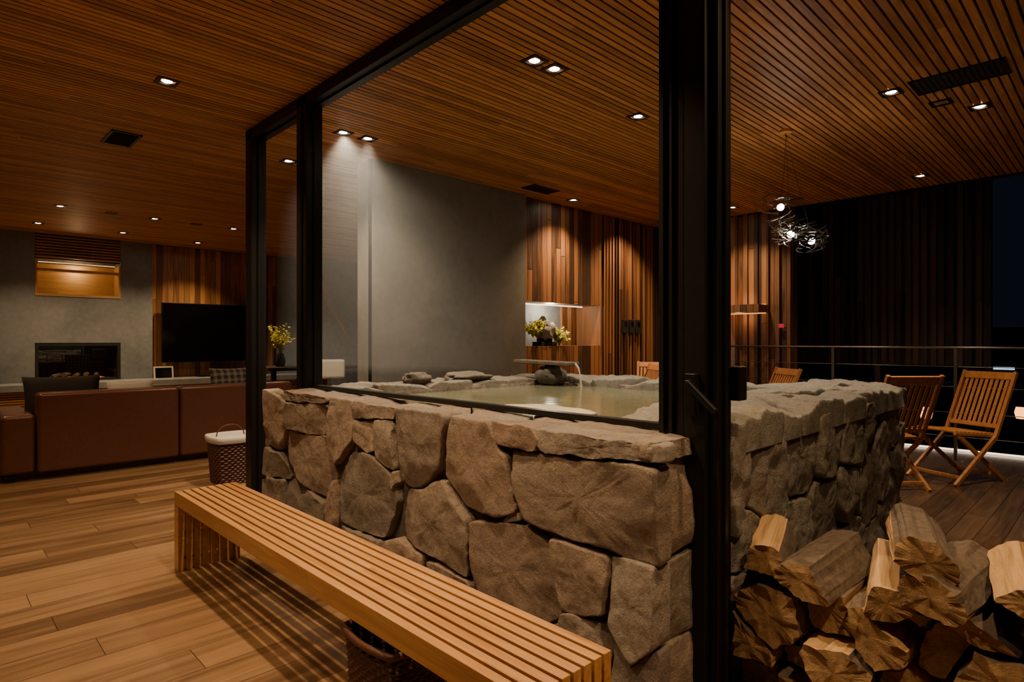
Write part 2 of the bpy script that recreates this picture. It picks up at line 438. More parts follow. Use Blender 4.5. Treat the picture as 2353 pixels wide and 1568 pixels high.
trim(5, (2.975, 4.94, 0), (2.998, 4.965, CZ))
trim(6, (2.0, 4.94, 0), (2.97, 4.98, 0.05))
# glazing beads of each window opening
def window(n, y0, y1, z0, z1, x=1.942, t=0.012):
    bb = B()
    bb.box((x-.022, y0, z0-.02), (x+.022, y1, z0+.004)); bb.box((x-.01, y0, z1-t), (x+.01, y1, z1))
    bb.box((x-.01, y0, z0), (x+.01, y0+t, z1)); bb.box((x-.01, y1-t, z0), (x+.01, y1, z1))
    return struct(bb.obj('window_%d' % n, 'black'))
window(1, 1.185, 3.94, .945, 2.87); window(2, 4.09, 4.90, 0.02, 2.87); window(3, -3, 0.965, 0.02, 2.87)

# door handle
b = B(); b.box((1.85, 1.02, 1.0), (1.88, 1.06, 1.14)); b.bar((1.835, 1.04, 1.11), (1.835, 0.94, 1.02), 0.02, 0.02); b.bar((1.86, 1.04, 1.11), (1.83, 1.04, 1.11), 0.018, 0.018); b.obj('door_handle', 'black', post, bevel=0.003)
b = B(); b.box((2.04, 0.955, 1.04), (2.10, 0.999, 1.16)); b.obj('door_pull', 'black', post, bevel=0.004)

# ------------------------------------------------------------------ stone bath
bath = root('stone_bath', (0, 0, 0), 'raised hot spring bath walled with large irregular brown fieldstones', 'bath')
b = B()
XA, YA, XB, YB, ZT = 1.67, 1.08, 4.40, 4.03, 0.89
b.box((XA, YA, 0), (2.0, YB, ZT)); b.box((2.0, YA, 0), (XB, 1.5, ZT)); b.box((4.0, 1.5, 0), (XB, YB, ZT)); b.box((2.0, 3.62, 0), (4.0, YB, ZT))
b.box((2.0, 1.5, 0), (4.0, 3.62, 0.3))
b.obj('mortar_core', 'mortar', bath)
b = B()
F = [
 [(1.67,.822),(1.535,.832),(1.04,.852),(1.04,.545),(1.202,.554),(1.59,.572),(1.655,.69)],
 [(1.545,.925),(1.03,.925),(1.03,.868),(1.50,.848)],
 [(1.76,.925),(1.565,.925),(1.525,.885),(1.54,.848),(1.66,.84),(1.74,.845)],
 [(2.06,.915),(1.785,.92),(1.735,.825),(1.69,.80),(1.67,.72),(1.645,.60),(1.75,.55),(1.965,.565),(2.09,.67)],
 [(2.47,.925),(2.085,.93),(2.08,.865),(2.12,.70),(2.275,.578),(2.40,.565),(2.475,.64)],
 [(2.87,.93),(2.49,.93),(2.50,.88),(2.87,.845)],
 [(2.86,.825),(2.65,.845),(2.645,.70),(2.72,.685),(2.86,.73)],
 [(2.635,.85),(2.50,.86),(2.49,.63),(2.56,.64),(2.63,.68)],
 [(3.17,.93),(2.89,.93),(2.88,.75),(2.93,.69),(3.07,.57),(3.16,.70)],
 [(3.68,.86),(3.19,.895),(3.19,.72),(3.40,.705),(3.68,.705)],
 [(3.80,.935),(3.19,.935),(3.19,.905),(3.68,.875),(3.78,.89)],
 [(4.03,.93),(3.82,.90),(3.70,.86),(3.70,.68),(3.78,.56),(4.03,.56)],
 [(3.70,.69),(3.40,.69),(3.18,.705),(3.08,.52),(3.18,.36),(3.35,.38),(3.55,.42),(3.69,.52)],
 [(4.03,.54),(3.79,.54),(3.71,.49),(3.66,.40),(4.03,.36)],
 [(2.90,.665),(2.69,.672),(2.475,.585),(2.46,.48),(2.565,.28),(3.03,.26),(3.06,.50)],
 [(2.25,.575),(2.12,.64),(2.0,.56),(1.93,.50),(1.925,.275),(2.43,.32),(2.455,.465),(2.41,.548)],
 [(1.91,.50),(1.70,.535),(1.60,.548),(1.485,.50),(1.43,.265),(1.535,.20),(1.855,.215),(1.90,.32)],
 [(1.465,.53),(1.215,.53),(1.225,.33),(1.41,.30)],
 [(1.195,.53),(1.04,.53),(1.04,.30),(1.13,.22),(1.20,.31)],
 [(1.41,.28),(1.22,.31),(1.20,.2),(1.40,.15)],
 [(1.19,.29),(1.13,.205),(1.04,.28),(1.04,.05),(1.19,.05)],
 [(3.68,.385),(3.55,.40),(3.35,.36),(3.2,.34),(3.2,.15),(3.68,.12)],
 [(3.18,.33),(3.08,.47),(3.07,.25),(3.1,.15),(3.18,.15)],
 [(2.58,.26),(2.45,.305),(2.25,.27),(2.25,.12),(2.55,.1)],
 [(2.22,.26),(1.93,.255),(1.91,.1),(2.22,.1)],
 [(4.03,.34),(3.71,.38),(3.70,.1),(4.03,.1)],
 [(3.03,.24),(2.6,.26),(2.6,.06),(3.03,.06)],
 [(1.87,.2),(1.55,.18),(1.44,.24),(1.43,.04),(1.87,.04)],
 [(2.48,.54),(2.455,.575),(2.475,.62),(2.51,.61)],[(1.72,.55),(1.62,.57),(1.64,.59),(1.68,.58)],
]
polys(b, F, (XA, 0, 0), (0, 1, 0), (0, 0, 1), (-1, 0, 0), depth=0.052, seed=10, grow=0.0055, rough=0.009)
# end faces (-Y)
polys(b, [[(1.645,.925),(1.93,.925),(1.93,.87),(1.645,.865)], [(1.645,.85),(1.88,.86),(1.92,.56),(1.645,.55)], [(1.645,.53),(1.92,.54),(1.92,.28),(1.645,.26)], [(1.645,.25),(1.92,.26),(1.92,.03),(1.645,.03)]],
      (0, YA, 0), (1, 0, 0), (0, 0, 1), (0, -1, 0), depth=0.035, seed=90, rough=.01)
DG = (0.30,0.275,0.235)
patch(b, grid_sites(2.06, 0, 4.42, .90, 0.33, 0.30, 5, 0.03), 2.06, 0, 4.44, 0.91, (0, YA, 0), (1, 0, 0), (0, 0, 1), (0, -1, 0), depth=0.08, seed=120, rough=0.016, tint=DG)
patch(b, grid_sites(1.07, 0, 4.03, .9, 0.4, 0.3, 6, 0.02), 1.07, 0, 4.03, 0.9, (XB, 0, 0), (0, 1, 0), (0, 0, 1), (1, 0, 0), depth=0.05, seed=200)
patch(b, grid_sites(1.64, 0, 4.40, .9, 0.4, 0.3, 7, 0.02), 1.64, 0, 4.4, 0.9, (0, YB, 0), (1, 0, 0), (0, 0, 1), (0, 1, 0), depth=0.05, seed=300)
# inner faces
patch(b, grid_sites(1.5, .5, 3.62, .92, 0.35, 0.4, 8, 0.01), 1.5, .5, 3.62, 0.9, (4.0, 0, 0), (0, 1, 0), (0, 0, 1), (-1, 0, 0), depth=0.05, seed=400)
patch(b, grid_sites(2.0, .5, 4.0, .92, 0.35, 0.4, 9, 0.01), 2.0, .5, 4.0, 0.9, (0, 3.62, 0), (1, 0, 0), (0, 0, 1), (0, -1, 0), depth=0.05, seed=430)
patch(b, grid_sites(2.0, .5, 4.0, .92, 0.35, 0.4, 11, 0.01), 2.0, .5, 4.0, 0.9, (0, 1.5, 0), (1, 0, 0), (0, 0, 1), (0, 1, 0), depth=0.04, seed=460)
b.obj('fieldstone_facing', 'stone', bath, smooth=True, tint=True)
# caps
b = B()
tops = [(1.75, 3.8,.0),(1.8,3.35,.02),(1.74,2.95,.01),(1.78,2.6,.01),(1.74,2.25,.012),(1.8,1.92,.01),(1.74,1.68,.0),(1.78,1.28,.045),(1.9,2.1,0),(1.9,3.1,0),(1.92,1.75,0)]
patch(b, tops, 1.63, 1.05, 2.0, 4.05, (0, 0, ZT), (1, 0, 0), (0, 1, 0), (0, 0, 1), gap=0.012, depth=0.03, seed=500, rough=0.005, back=0.012,)
G = (0.33,0.32,0.275)
patch(b, grid_sites(2.06, 1.0, 4.46, 1.52, 0.42, 0.27, 15, 0.03), 2.08, 0.99, 4.46, 1.55, (0, 0, ZT), (1, 0, 0), (0, 1, 0), (0, 0, 1), gap=0.012, depth=0.075, seed=520, rough=0.018, tint=G)
patch(b, grid_sites(3.94, 1.5, 4.46, 4.05, 0.3, 0.40, 16, 0.03), 3.94, 1.55, 4.46, 4.05, (0, 0, ZT), (1, 0, 0), (0, 1, 0), (0, 0, 1), gap=0.012, depth=0.055, seed=560, rough=0.012, tint=G)
patch(b, grid_sites(2.0, 3.58, 3.94, 4.05, 0.36, 0.26, 17, 0.03), 2.0, 3.58, 3.94, 4.05, (0, 0, ZT), (1, 0, 0), (0, 1, 0), (0, 0, 1), gap=0.012, depth=0.045, seed=600, rough=0.012, tint=(0.30,0.27,0.215))
b.obj('capstones', 'stone', bath, smooth=True, tint=True)
b = B(); b.add([(2.0, 1.5, 0.875), (4.0, 1.5, 0.875), (4.0, 3.62, 0.875), (2.0, 3.62, 0.875)], [(0, 1, 2, 3)]); b.obj('water', 'water', bath)
def rock(loc, r, sz, seed, label, mat='stone', tint=(0.20,0.18,0.145), nz=0.35):
    bb = B(); bb.sphere((0, 0, 0), r, 0, sz, 28, 18, nz, seed, tint, 1.3)
    return tag(bb.obj('boulder', mat, loc=loc, smooth=True, tint=True), label, 'rock')
rock((2.70, 3.80, 0.965), 0.10, (1.1, 1, .5), 3, 'small rounded pale boulder on the bath rim')
rock((3.18, 3.80, 0.955), 0.17, (1.2, 1, .28), 5, 'low flat boulder on the bath rim')
rock((2.26, 2.10, 0.885), 0.22, (1.0, 1.35, .15), 8, 'flat pale stone step just breaking the bath water', 'pale', nz=0.2)
# spout
sp = root('water_spout', (3.80, 3.46, 0.90), 'stone spring spout with wooden trough pouring into the bath', 'fountain')
b = B(); b.sphere((0.05, 0, 0.06), 0.13, 0, (1, .9, .75), 20, 12, .35, 12, (0.15, .14, .12)); b.obj('rock_base', 'stone', sp, smooth=True, tint=True)
b = B(); b.bar((-.05, 0.30, 0.175), (0.02, -0.28, 0.16), 0.15, 0.03); b.obj('trough', 'bark', sp, bevel=0.006)
s = NT('running_water'); g = s.bsdf((0.8, 0.8, 0.72), 0.15); g.inputs['Alpha'].default_value = 0.35; MAT['stream'] = s.m
b = B(); b.tube([(0.02, -0.285, 0.165), (0.02, -0.32, 0.13), (0.02, -0.34, 0.05), (0.02, -0.35, -0.03)], [0.009, 0.008, 0.006, 0.010], 10); b.obj('water_stream', 'stream', sp, smooth=True)
# steam rising by the plaster wall
b = B(); b.box((2.06, 3.3, 1.03), (3.2, 4.85, 2.92)); tag(b.obj('steam', 'steam'), 'thin steam haze rising beside the grey plaster wall', 'steam', kind='stuff')

# ------------------------------------------------------------------ bench
BY0, BY1 = 0.97, 3.67
bn = root('slatted_bench', (1.155, (BY0+BY1)/2, 0), 'long low oak bench of parallel slats with slatted ends', 'bench')
L, W = BY1-BY0, 0.325
pitch = (W-0.031)/7; x0 = -W/2
b = B()
for i in range(8):
    x = x0 + i*pitch
    b.box((x, -L/2, 0.35), (x+0.031, L/2, 0.425))
for yy in (-0.9, 0, 0.9):
    b.box((x0+0.01, yy-0.02, 0.355), (x0+W-0.01, yy+0.02, 0.38))
b.obj('seat', 'bench', bn, bevel=0.002)
for sgn in (-1, 1):
    b = B()
    for i in range(8):
        x = x0 + i*pitch
        ya = sgn*L/2; yb = sgn*(L/2-0.07)
        b.box((x, min(ya, yb), 0), (x+0.031, max(ya, yb), 0.3495))
        if i < 7:
            for zz in (0.06, 0.2): b.tube([(x+0.03, sgn*(L/2-0.035), zz), (x+pitch+0.002, sgn*(L/2-0.035), zz)], 0.009, 10)
    b.obj('leg', 'bench', bn, bevel=0.002)

# ------------------------------------------------------------------ baskets
def wicker(bb, r0, r1, H, n=96, rows=20, sq=0.6):
    vs = []
    for i in range(rows*2+1):
        f = i/(rows*2); r = r0+(r1-r0)*f; row = i//2
        for k in range(n):
            t = 2*math.pi*k/n; x, y = math.cos(t), math.sin(t); m = max(abs(x), abs(y)); q = (1-sq)+sq/m*0.9
            w = 1 + (0.035*math.sin(t*24+math.pi*row) + 0.015 if i % 2 else -0.02)
            vs.append((r*x*q*w, r*y*q*w, H*f))
    fs = [(i*n+k, i*n+(k+1)%n, (i+1)*n+(k+1)%n, (i+1)*n+k) for i in range(rows*2) for k in range(n)]
    fs.append(tuple(range(n-1, -1, -1))); bb.add(vs, fs)
bk = root('wicker_basket', (1.99, 5.62, 0), 'dark wicker basket with white cloth lining beside the glass post', 'basket')
b = B(); wicker(b, 0.17, 0.20, 0.40); b.obj('body', 'wicker', bk)
b = B(); b.lathe([(0.208, 0.36), (0.215, 0.385), (0.215, 0.41), (0.20, 0.42), (0.185, 0.40), (0.17, 0.36), (0.05, 0.35), (0.001, 0.35)], 48, sq=0.6); b.obj('lining', 'white', bk, smooth=True)
b = B(); b.tube([(-0.1*math.cos(t)*1.2, 0.05, 0.40+0.10*math.sin(t)) for t in [math.pi*i/10 for i in range(11)]], 0.005, 8); b.obj('handle', 'wicker', bk, smooth=True)
bk2 = root('wicker_basket', (1.14, 1.68, 0), 'reddish brown wicker basket tucked under the bench', 'basket')
b = B(); wicker(b, 0.15, 0.165, 0.30); b.obj('body', 'wicker', bk2)
b = B(); b.tube([(0.172*math.cos(t)*(0.4+.54/max(abs(math.cos(t)), abs(math.sin(t)))), 0.172*math.sin(t)*(0.4+.54/max(abs(math.cos(t)), abs(math.sin(t)))), 0.305) for t in [2*math.pi*i/40 for i in range(41)]], 0.012, 8); b.obj('rim', 'wicker', bk2, smooth=True)

# ------------------------------------------------------------------ firewood
rr = random.Random(33)
def log_obj(pp, kinds, fx, Lg, sd, loc, rot, label):
    n = len(pp); nseg = 14; bb = B(); tp = noise.noise(Vector((sd, 3, 1)))*0.25
    for i in range(nseg+1):
        t = i/nseg; xx = fx + Lg*t
        for k, (py, pz) in enumerate(pp):
            big = noise.noise(Vector((xx*4+sd, py*12, pz*12)))
            rid = noise.noise(Vector((xx*3+sd, py*60+sd, pz*60)))
            fine = noise.noise(Vector((xx*16+sd, py*45, pz*45)))
            f = (0.97 - abs(big)*0.20 + rid*0.07 + fine*0.03)*(1+tp*(t-.5))
            bb.v.append((xx + (noise.fractal(Vector((py*18, pz*18, sd)), .8, 2, 3)*0.020 if i in (0, nseg) else 0), py*f, pz*f)); bb.col.append((0, 0, 0))
    for i in range(nseg):
        for k in range(n): bb.f.append((i*n+k, i*n+(k+1)%n, (i+1)*n+(k+1)%n, (i+1)*n+k)[::-1]); bb.mi.append(kinds[k])
    for e, xx in ((0, fx), (nseg, fx+Lg)):
        base = len(bb.v)
        for k, (py, pz) in enumerate(pp):
            p = bb.v[e*n+k]; q = noise.fractal(Vector((py*10, pz*10, sd)), .8, 2, 2)*0.010
            bb.v.append((xx+q, p[1]*.55, p[2]*.55)); bb.col.append((0, 0, 0))
        bb.v.append((xx, 0, 0)); bb.col.append((0, 0, 0))
        for k in range(n):
            f1 = (e*n+k, e*n+(k+1)%n, base+(k+1)%n, base+k); f2 = (base+k, base+(k+1)%n, base+n)
            if e: f1 = f1[::-1]; f2 = f2[::-1]
            bb.f += [f1, f2]; bb.mi += [0, 0]
    o = bb.obj('firewood_log', ['endg', 'split', 'bark'], loc=loc, rot=rot)
    return tag(o, label, 'firewood', 'stacked firewood logs')
def densify(poly, per=6):
    P = []; E = []
    for k in range(len(poly)):
        a = poly[k]; c = poly[(k+1) % len(poly)]
        for q in range(per): P.append((a[0]+(c[0]-a[0])*q/per, a[1]+(c[1]-a[1])*q/per)); E.append(k)
    return P, E
sites = []
for j in range(4):
    for i in range(9):
        sites.append((-0.44+(i+.5+(0.25 if j % 2 else -.2)+rr.uniform(-.33, .33))*1.42/9, 0.0+(j+.5+rr.uniform(-.3, .3))*0.145, rr.uniform(0, .010)))
ci = 0
for (sy, sz_, w), poly in zip(sites, cells(sites, -0.44, 0, 0.98, 0.60, 0.010)):
    if not poly or area(poly) < .0015: continue
    top = (0.44 if sy > 0.45 else 0.50) + rr.uniform(-.03, .03)
    if max(p[1] for p in poly) > top:
        poly = clip(poly, 0, 1, top)
        if len(poly) < 3: continue
        sg = rr.choice((-1, 1)); poly = clip(poly, 0.6*sg, 0.8, 0.6*sg*sy+0.8*(top-0.03))
        if len(poly) < 3: continue
    cy = sum(p[0] for p in poly)/len(poly); cz = sum(p[1] for p in poly)/len(poly)
    m = len(poly); bs = rr.randrange(m)
    pl, E = densify([(p[0]-cy, p[1]-cz) for p in poly])
    kinds = [2 if e in (bs, (bs+1) % m, (bs+2) % m) else 1 for e in E]
    log_obj(pl, kinds, rr.uniform(-.06, .05), rr.uniform(.34, .42), ci*3.7, (2.055, cy, cz+0.004), (0, rr.uniform(-.02, .02), rr.uniform(-.04, .04)), 'split firewood log with bark stacked on the deck'); ci += 1
LOG = [(0.90, 0.53, 0.30, 0.3, 1), (0.72, 0.50, -.08, .9, 2), (0.54, 0.505, .22, -.7, 3), (0.37, 0.55, -.12, .4, 4), (0.20, 0.59, .14, 1.5, 5), (.03, .60, -.10, .2, 6), (-.15, .60, .05, 1.0, 7), (.11, .70, .18, -.4, 8), (.45, .635, .28, 1.2, 10)]
for (yy, zz, rz, rx, lb) in LOG:
    if lb % 2: pts = [(-.085, -.045), (.0, -.055), (.08, -.045), (.055, .02), (.01, .058), (-.045, .035)]
    else: pts = [(-.08, -.045), (.0, -.055), (.08, -.045), (.09, -.01), (.065, .035), (.0, .06), (-.06, .035), (-.09, -.01)]
    pts = [(a+rr.uniform(-.012, .012), c+rr.uniform(-.012, .012)) for a, c in pts]
    pl, E = densify(pts)
    kinds = [2 if (lb % 2 == 0 and 3 <= e <= 6) or (lb % 2 and e in (0, 1, 5)) else 1 for e in E]
    log_obj(pl, kinds, -.19, .38, lb*7.1, (2.19, yy, zz), (rx*0.4, rr.uniform(-.10, .05), rz), 'split firewood log lying loose on top of the stack')

# ------------------------------------------------------------------ folding chairs (face +Y locally)
def chair_build(loc, rz, label):
    e = root('folding_chair', loc, label, 'chair', (0, 0, rz), 'slatted teak folding chairs')
    b = B()
    for i in range(10):
        y = -0.20+i*0.048; z = .415+.004*i; b.box((-0.20, y, z), (0.20, y+0.036, z+.017))
    b.bar((-.2, -.2, .405), (-.2, .28, .445), .022, .025); b.bar((.2, -.2, .405), (.2, .28, .445), .022, .025)
    b.obj('seat', 'teak', e, bevel=0.003)
    b = B()
    p0 = Vector((0, -0.17, 0.40)); p1 = Vector((0, -0.42, 0.97))
    d = (p1-p0)
    for sx in (-0.225, 0.225): b.bar(p0+Vector((sx, 0, 0)), p1+Vector((sx, 0, 0)), 0.03, 0.03)
    a = p0+d*0.16; c = p0+d*0.93
    b.bar(a+Vector((-0.225, 0, 0)), a+Vector((0.225, 0, 0)), 0.02, 0.04, up=d); b.bar(c+Vector((-0.235, 0, 0)), c+Vector((0.235, 0, 0)), 0.022, 0.07, up=d)
    for i in range(9):
        x = -0.18+i*0.045; b.bar(a+Vector((x, 0, 0)), c+Vector((x, 0, 0)), 0.028, 0.010)
    b.obj('backrest', 'teak', e, bevel=0.003)
    for sx in (-0.225, 0.225):
        b = B(); b.bar((sx, -0.17, 0.40), (sx, 0.30, 0.0), 0.028, 0.035); b.obj('leg', 'teak', e, bevel=0.003)
    for sx in (-0.195, 0.195):
        b = B(); b.bar((sx, 0.22, 0.42), (sx, -0.32, 0.0), 0.026, 0.035); b.obj('leg', 'teak', e, bevel=0.003)
    b = B(); b.bar((-0.225, 0.23, 0.063), (0.225, 0.23, 0.063), 0.02, 0.03); b.obj('front_stretcher', 'teak', e, bevel=0.003)
    b = B(); b.bar((-0.195, -0.25, 0.055), (0.195, -0.25, 0.055), 0.02, 0.03); b.obj('rear_stretcher', 'teak', e, bevel=0.003)
    return e
ch = chair_build((6.74, 1.12, 0), math.radians(62), 'teak folding chair with slatted back standing on the deck')
copy_thing(ch, (6.06, 1.54, 0), (0, 0, math.radians(-42)), 'teak folding chair close beside the stone bath corner')
copy_thing(ch, (6.75, 4.3, 0), (0, 0, math.radians(120)), 'teak folding chair behind the bath near the boarded wall')
copy_thing(ch, (5.95, 4.2, 0), (0, 0, math.radians(55)), 'teak folding chair behind the bath near the lit niche')
copy_thing(ch, (6.1, 2.75, -0.0), (0, 0, math.radians(50)), 'teak folding chair partly hidden behind the bath rim')

# ------------------------------------------------------------------ railing, deck edge
rl = root('deck_railing', (7.75, 1.2, 0), 'slim steel deck railing with posts and cables', 'railing')
b = B(); b.tube([(0, -3.2, 1.18), (0, 2.75, 1.18)], 0.012, 12); b.obj('handrail', 'steel', rl, smooth=True)
for yy in (-2.6, -1.3, 0.09, 1.28, 2.5):
    b = B(); b.box((-0.012, yy-0.015, 0), (0.012, yy+0.015, 1.17)); b.obj('post', 'steel', rl)
for zz in (0.25, 0.5, 0.77, 0.98):
    b = B(); b.tube([(0, -3.2, zz), (0, 2.75, zz)], 0.004, 6); b.obj('cable', 'steel', rl, smooth=True)
o = root('light_strip', (8.45, 1.5, 0), 'thin glowing strip light along the deck edge', 'light')
b = B(); b.box((-0.012, -3.0, 0), (0.012, 0.85, 0.018)); b.obj('lens', 'ledd', o)
# slatted dark screen outside
o = root('slatted_screen', (8.95, 2.2, 0), 'dark vertical board screen beyond the deck at night', 'screen')
b = B()
for i in range(26):
    y = -1.05+i*0.09; dd = 0.03*math.sin(i*2.3)
    b.box((dd, y, 0.95), (dd+0.03, y+0.055, 3.6))
b.box((0.08, -1.05, 0.95), (0.11, 1.35, 3.6))
for y in (-1.05, 0.1, 1.28): b.box((0.0, y, -1.0), (0.08, y+0.06, 0.95))
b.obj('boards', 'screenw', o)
b = B(); b.box((7.9, -30, -1.2), (120, 30, -1.0)); tag(b.obj('ground', 'blackmat'), 'dark ground beyond the deck at night', 'ground', kind='structure')
for (x, y) in ((13.1, 2.62), (14.3, 1.40)):
    o = root('garden_lantern', (x, y, -1.0), 'small glowing amber garden lantern on a short post', 'lantern', group='amber garden lanterns')
    b = B(); b.tube([(0, 0, 0), (0, 0, 0.84)], 0.02, 10); b.lathe([(0.001, 1.14), (0.14, 1.08), (0.15, 1.06), (0.001, 1.065)], 20); b.obj('post', 'black', o)
    b = B(); b.lathe([(0.001, .83), (0.08, 0.84), (0.105, 0.95), (0.08, 1.05), (0.001, 1.06)], 20); b.obj('lamp_glass', 'garden', o, smooth=True)
o = root('distant_building', (42, 6, -1.0), 'far dark building with a few lit windows', 'building')
b = B(); b.box((0, -5, 0), (6, 6, 2.2)); b.box((0.5, -3, 2.2), (5, 3, 3.0)); b.obj('walls', 'blackmat', o)
for (y, z) in ((0.2, -0.6+1.6), (1.6, 1.0), (-1.6, 0.7), (-3.4, 0.9)):
    b = B(); b.box((-0.05, y, z), (0.0, y+0.9, z+0.12)); b.obj('lit_window', 'citywin', o)

# ------------------------------------------------------------------ sofa
sf = root('sofa', (0, 0, 0), 'long brown leather sofa seen from its back', 'sofa')
b = B(); b.box((0.74, 6.84, 0.06), (1.90, 7.06, 0.78)); b.obj('backrest', 'leather', sf, bevel=0.035, seg=4)
b = B(); b.box((1.905, 6.84, 0.06), (3.10, 7.06, 0.78)); b.obj('backrest', 'leather', sf, bevel=0.035, seg=4)
b = B(); b.box((0.48, 6.86, 0.06), (0.735, 7.80, 0.60)); b.obj('armrest', 'leather', sf, bevel=0.05, seg=4)
b = B(); b.box((3.105, 6.86, 0.06), (3.33, 7.80, 0.60)); b.obj('armrest', 'leather', sf, bevel=0.05, seg=4)
b = B(); b.box((0.74, 7.07, 0.06), (3.10, 7.76, 0.28)); b.obj('base', 'leather', sf, bevel=0.02)
for k in (0, 1):
    b = B(); b.box((0.75+k*1.175, 7.07, 0.285), (1.915+k*1.175, 7.80, 0.45)); b.obj('seat_cushion', 'leather', sf, bevel=0.05, seg=4)
for (x, y) in ((0.56, 6.92), (3.25, 6.92), (0.56, 7.72), (3.25, 7.72)):
    b = B(); b.box((x-.03, y-.03, 0), (x+.03, y+.03, 0.06)); b.obj('foot', 'black', sf)
def pillow(name, w, h, t, mat, loc, rot, label):
    bb = B(); n = 16; vs = []
    for sgn in (1, -1):
        for j in range(n+1):
            for i in range(n+1):
                u = i/n*2-1; v = j/n*2-1
                e = max(0, (1-u**4)*(1-v**4))**0.5
                k = 1-0.06*(1-abs(v)**2)*abs(u)**3
                k2 = 1-0.06*(1-abs(u)**2)*abs(v)**3
                vs.append((u*w/2*k, sgn*t/2*e, v*h/2*k2))
    m = (n+1)**2; fs = []
    for j in range(n):
        for i in range(n):
            a = j*(n+1)+i; f = (a, a+1, a+n+2, a+n+1); fs.append(f[::-1]); fs.append(tuple(x+m for x in f))
    bb.add(vs, fs); o = bb.obj(name, mat, loc=loc, rot=rot, smooth=True); return tag(o, label, 'cushion')
pillow('cushion', 0.62, 0.44, 0.16, 'leather_d', (0.98, 7.22, 0.70), (math.radians(-15), 0, 0), 'dark brown cushion propped on the leather sofa')
pillow('cushion', 0.48, 0.48, 0.15, 'plaid', (2.55, 7.2, 0.71), (math.radians(-12), 0, 0), 'grey plaid cushion propped on the sofa')
pillow('cushion', 0.42, 0.4, 0.14, 'white', (1.55, 7.2, 0.65), (math.radians(-20), 0, 0), 'pale grey cushion lying on the sofa')

# ------------------------------------------------------------------ fireplace wall things
o = root('hearth_ledge', (0, 11.7, 0), 'long grey plaster ledge with wood slats beneath', 'ledge')
b = B(); b.box((-3.4, -0.32, 0.50), (6.0, 0.29, 0.60)); b.obj('top', 'concrete', o, bevel=0.005)
b = B()
for i in range(13): b.box((-3.4, -0.22, 0.03+i*0.036), (6.0, -0.19, 0.053+i*0.036))
b.box((-3.4, -0.18, 0), (6.0, 0.2, 0.49)); b.obj('slat_front', 'louver', o)
o = root('fireplace', (1.845, 12.0, 0.6), 'wide black recessed fireplace with glass front', 'fireplace')
b = B(); b.box((-.57, 0.40, .003), (.57, 0.44, .61)); b.box((-.57, 0.0, 0.003), (-.53, .4, .61)); b.box((.53, 0, .003), (.57, .4, .61)); b.box((-.53, 0, .57), (.53, .4, .61)); b.box((-.53, 0, .003), (.53, .4, .03)); b.obj('firebox', 'blackmat', o)
b = B(); b.add([(-.53, .04, .03), (.53, .04, .03), (.53, .04, .57), (-.53, .04, .57)], [(0, 1, 2, 3)]); b.obj('glass_front', 'glass', o)
b = B()
for k in range(5): b.tube([(-.35+k*.15, .12, .07+.03*(k % 2)), (-.2+k*.12, .3, .10)], .035, 8)
b.obj('log_bed', 'bark', o)
b = B(); b.sphere((0, .10, .05), .028, 0, (11, 1, .7), 24, 8, .5, 3, fr=3.0); b.obj('embers', 'ember', o)
o = root('louver_panel', (1.845, 12.0, 2.56), 'wooden louvre slats above the lit wall niche', 'louver')
b = B()
for i in range(8): b.box((-.572, -0.005, 0.02+i*0.046), (.572, 0.05, 0.046+i*0.046))
b.obj('slats', 'louver', o)
b = B(); b.box((-.572, 0.06, 0.0), (.572, .08, .385)); b.obj('backing', 'blackmat', o)
o = root('wall_niche_shelf', (1.845, 12.0, 1.965), 'light wood lined wall niche glowing warmly', 'shelf')
b = B(); b.box((-.573, -0.01, 0), (.573, .38, .04)); b.box((-.573, -0.01, .04), (-.55, .38, .55)); b.box((.55, -0.01, .04), (.573, .38, .55)); b.box((-.55, .36, .04), (.55, .38, .55)); b.box((-.55, 0.0, .40), (.55, .12, .44)); b.obj('box', 'lightwood', o)
b = B(); b.box((-.52, 0.13, .545), (.52, .16, .555)); b.obj('light_strip', 'ledw', o)
o = root('television', (3.935, 11.88, 0.61), 'large flat black television against the wood wall', 'television')
b = B(); b.box((-.92, 0, .26), (.92, 0.05, 1.32)); b.obj('body', 'black', o, bevel=0.006)
b = B(); b.box((-.905, -.004, .28), (.905, 0, 1.305)); b.obj('screen', 'screen', o)
b = B(); b.box((-.35, -.12, 0), (.35, .10, .02)); b.box((-.06, 0, .02), (.06, .04, .3)); b.obj('stand', 'black', o)
o = root('photo_frame', (2.95, 11.50, 0.6), 'small white framed picture standing on the ledge', 'picture frame', (0, 0, 0))
b = B(); b.box((-.15, 0, 0), (.15, .02, .22)); b.obj('frame', 'white', o, rot=(-.15, 0, 0))
b = B(); b.box((-.125, -.004, .025), (.125, 0, .195)); b.obj('picture', 'screen', o, rot=(-.15, 0, 0))

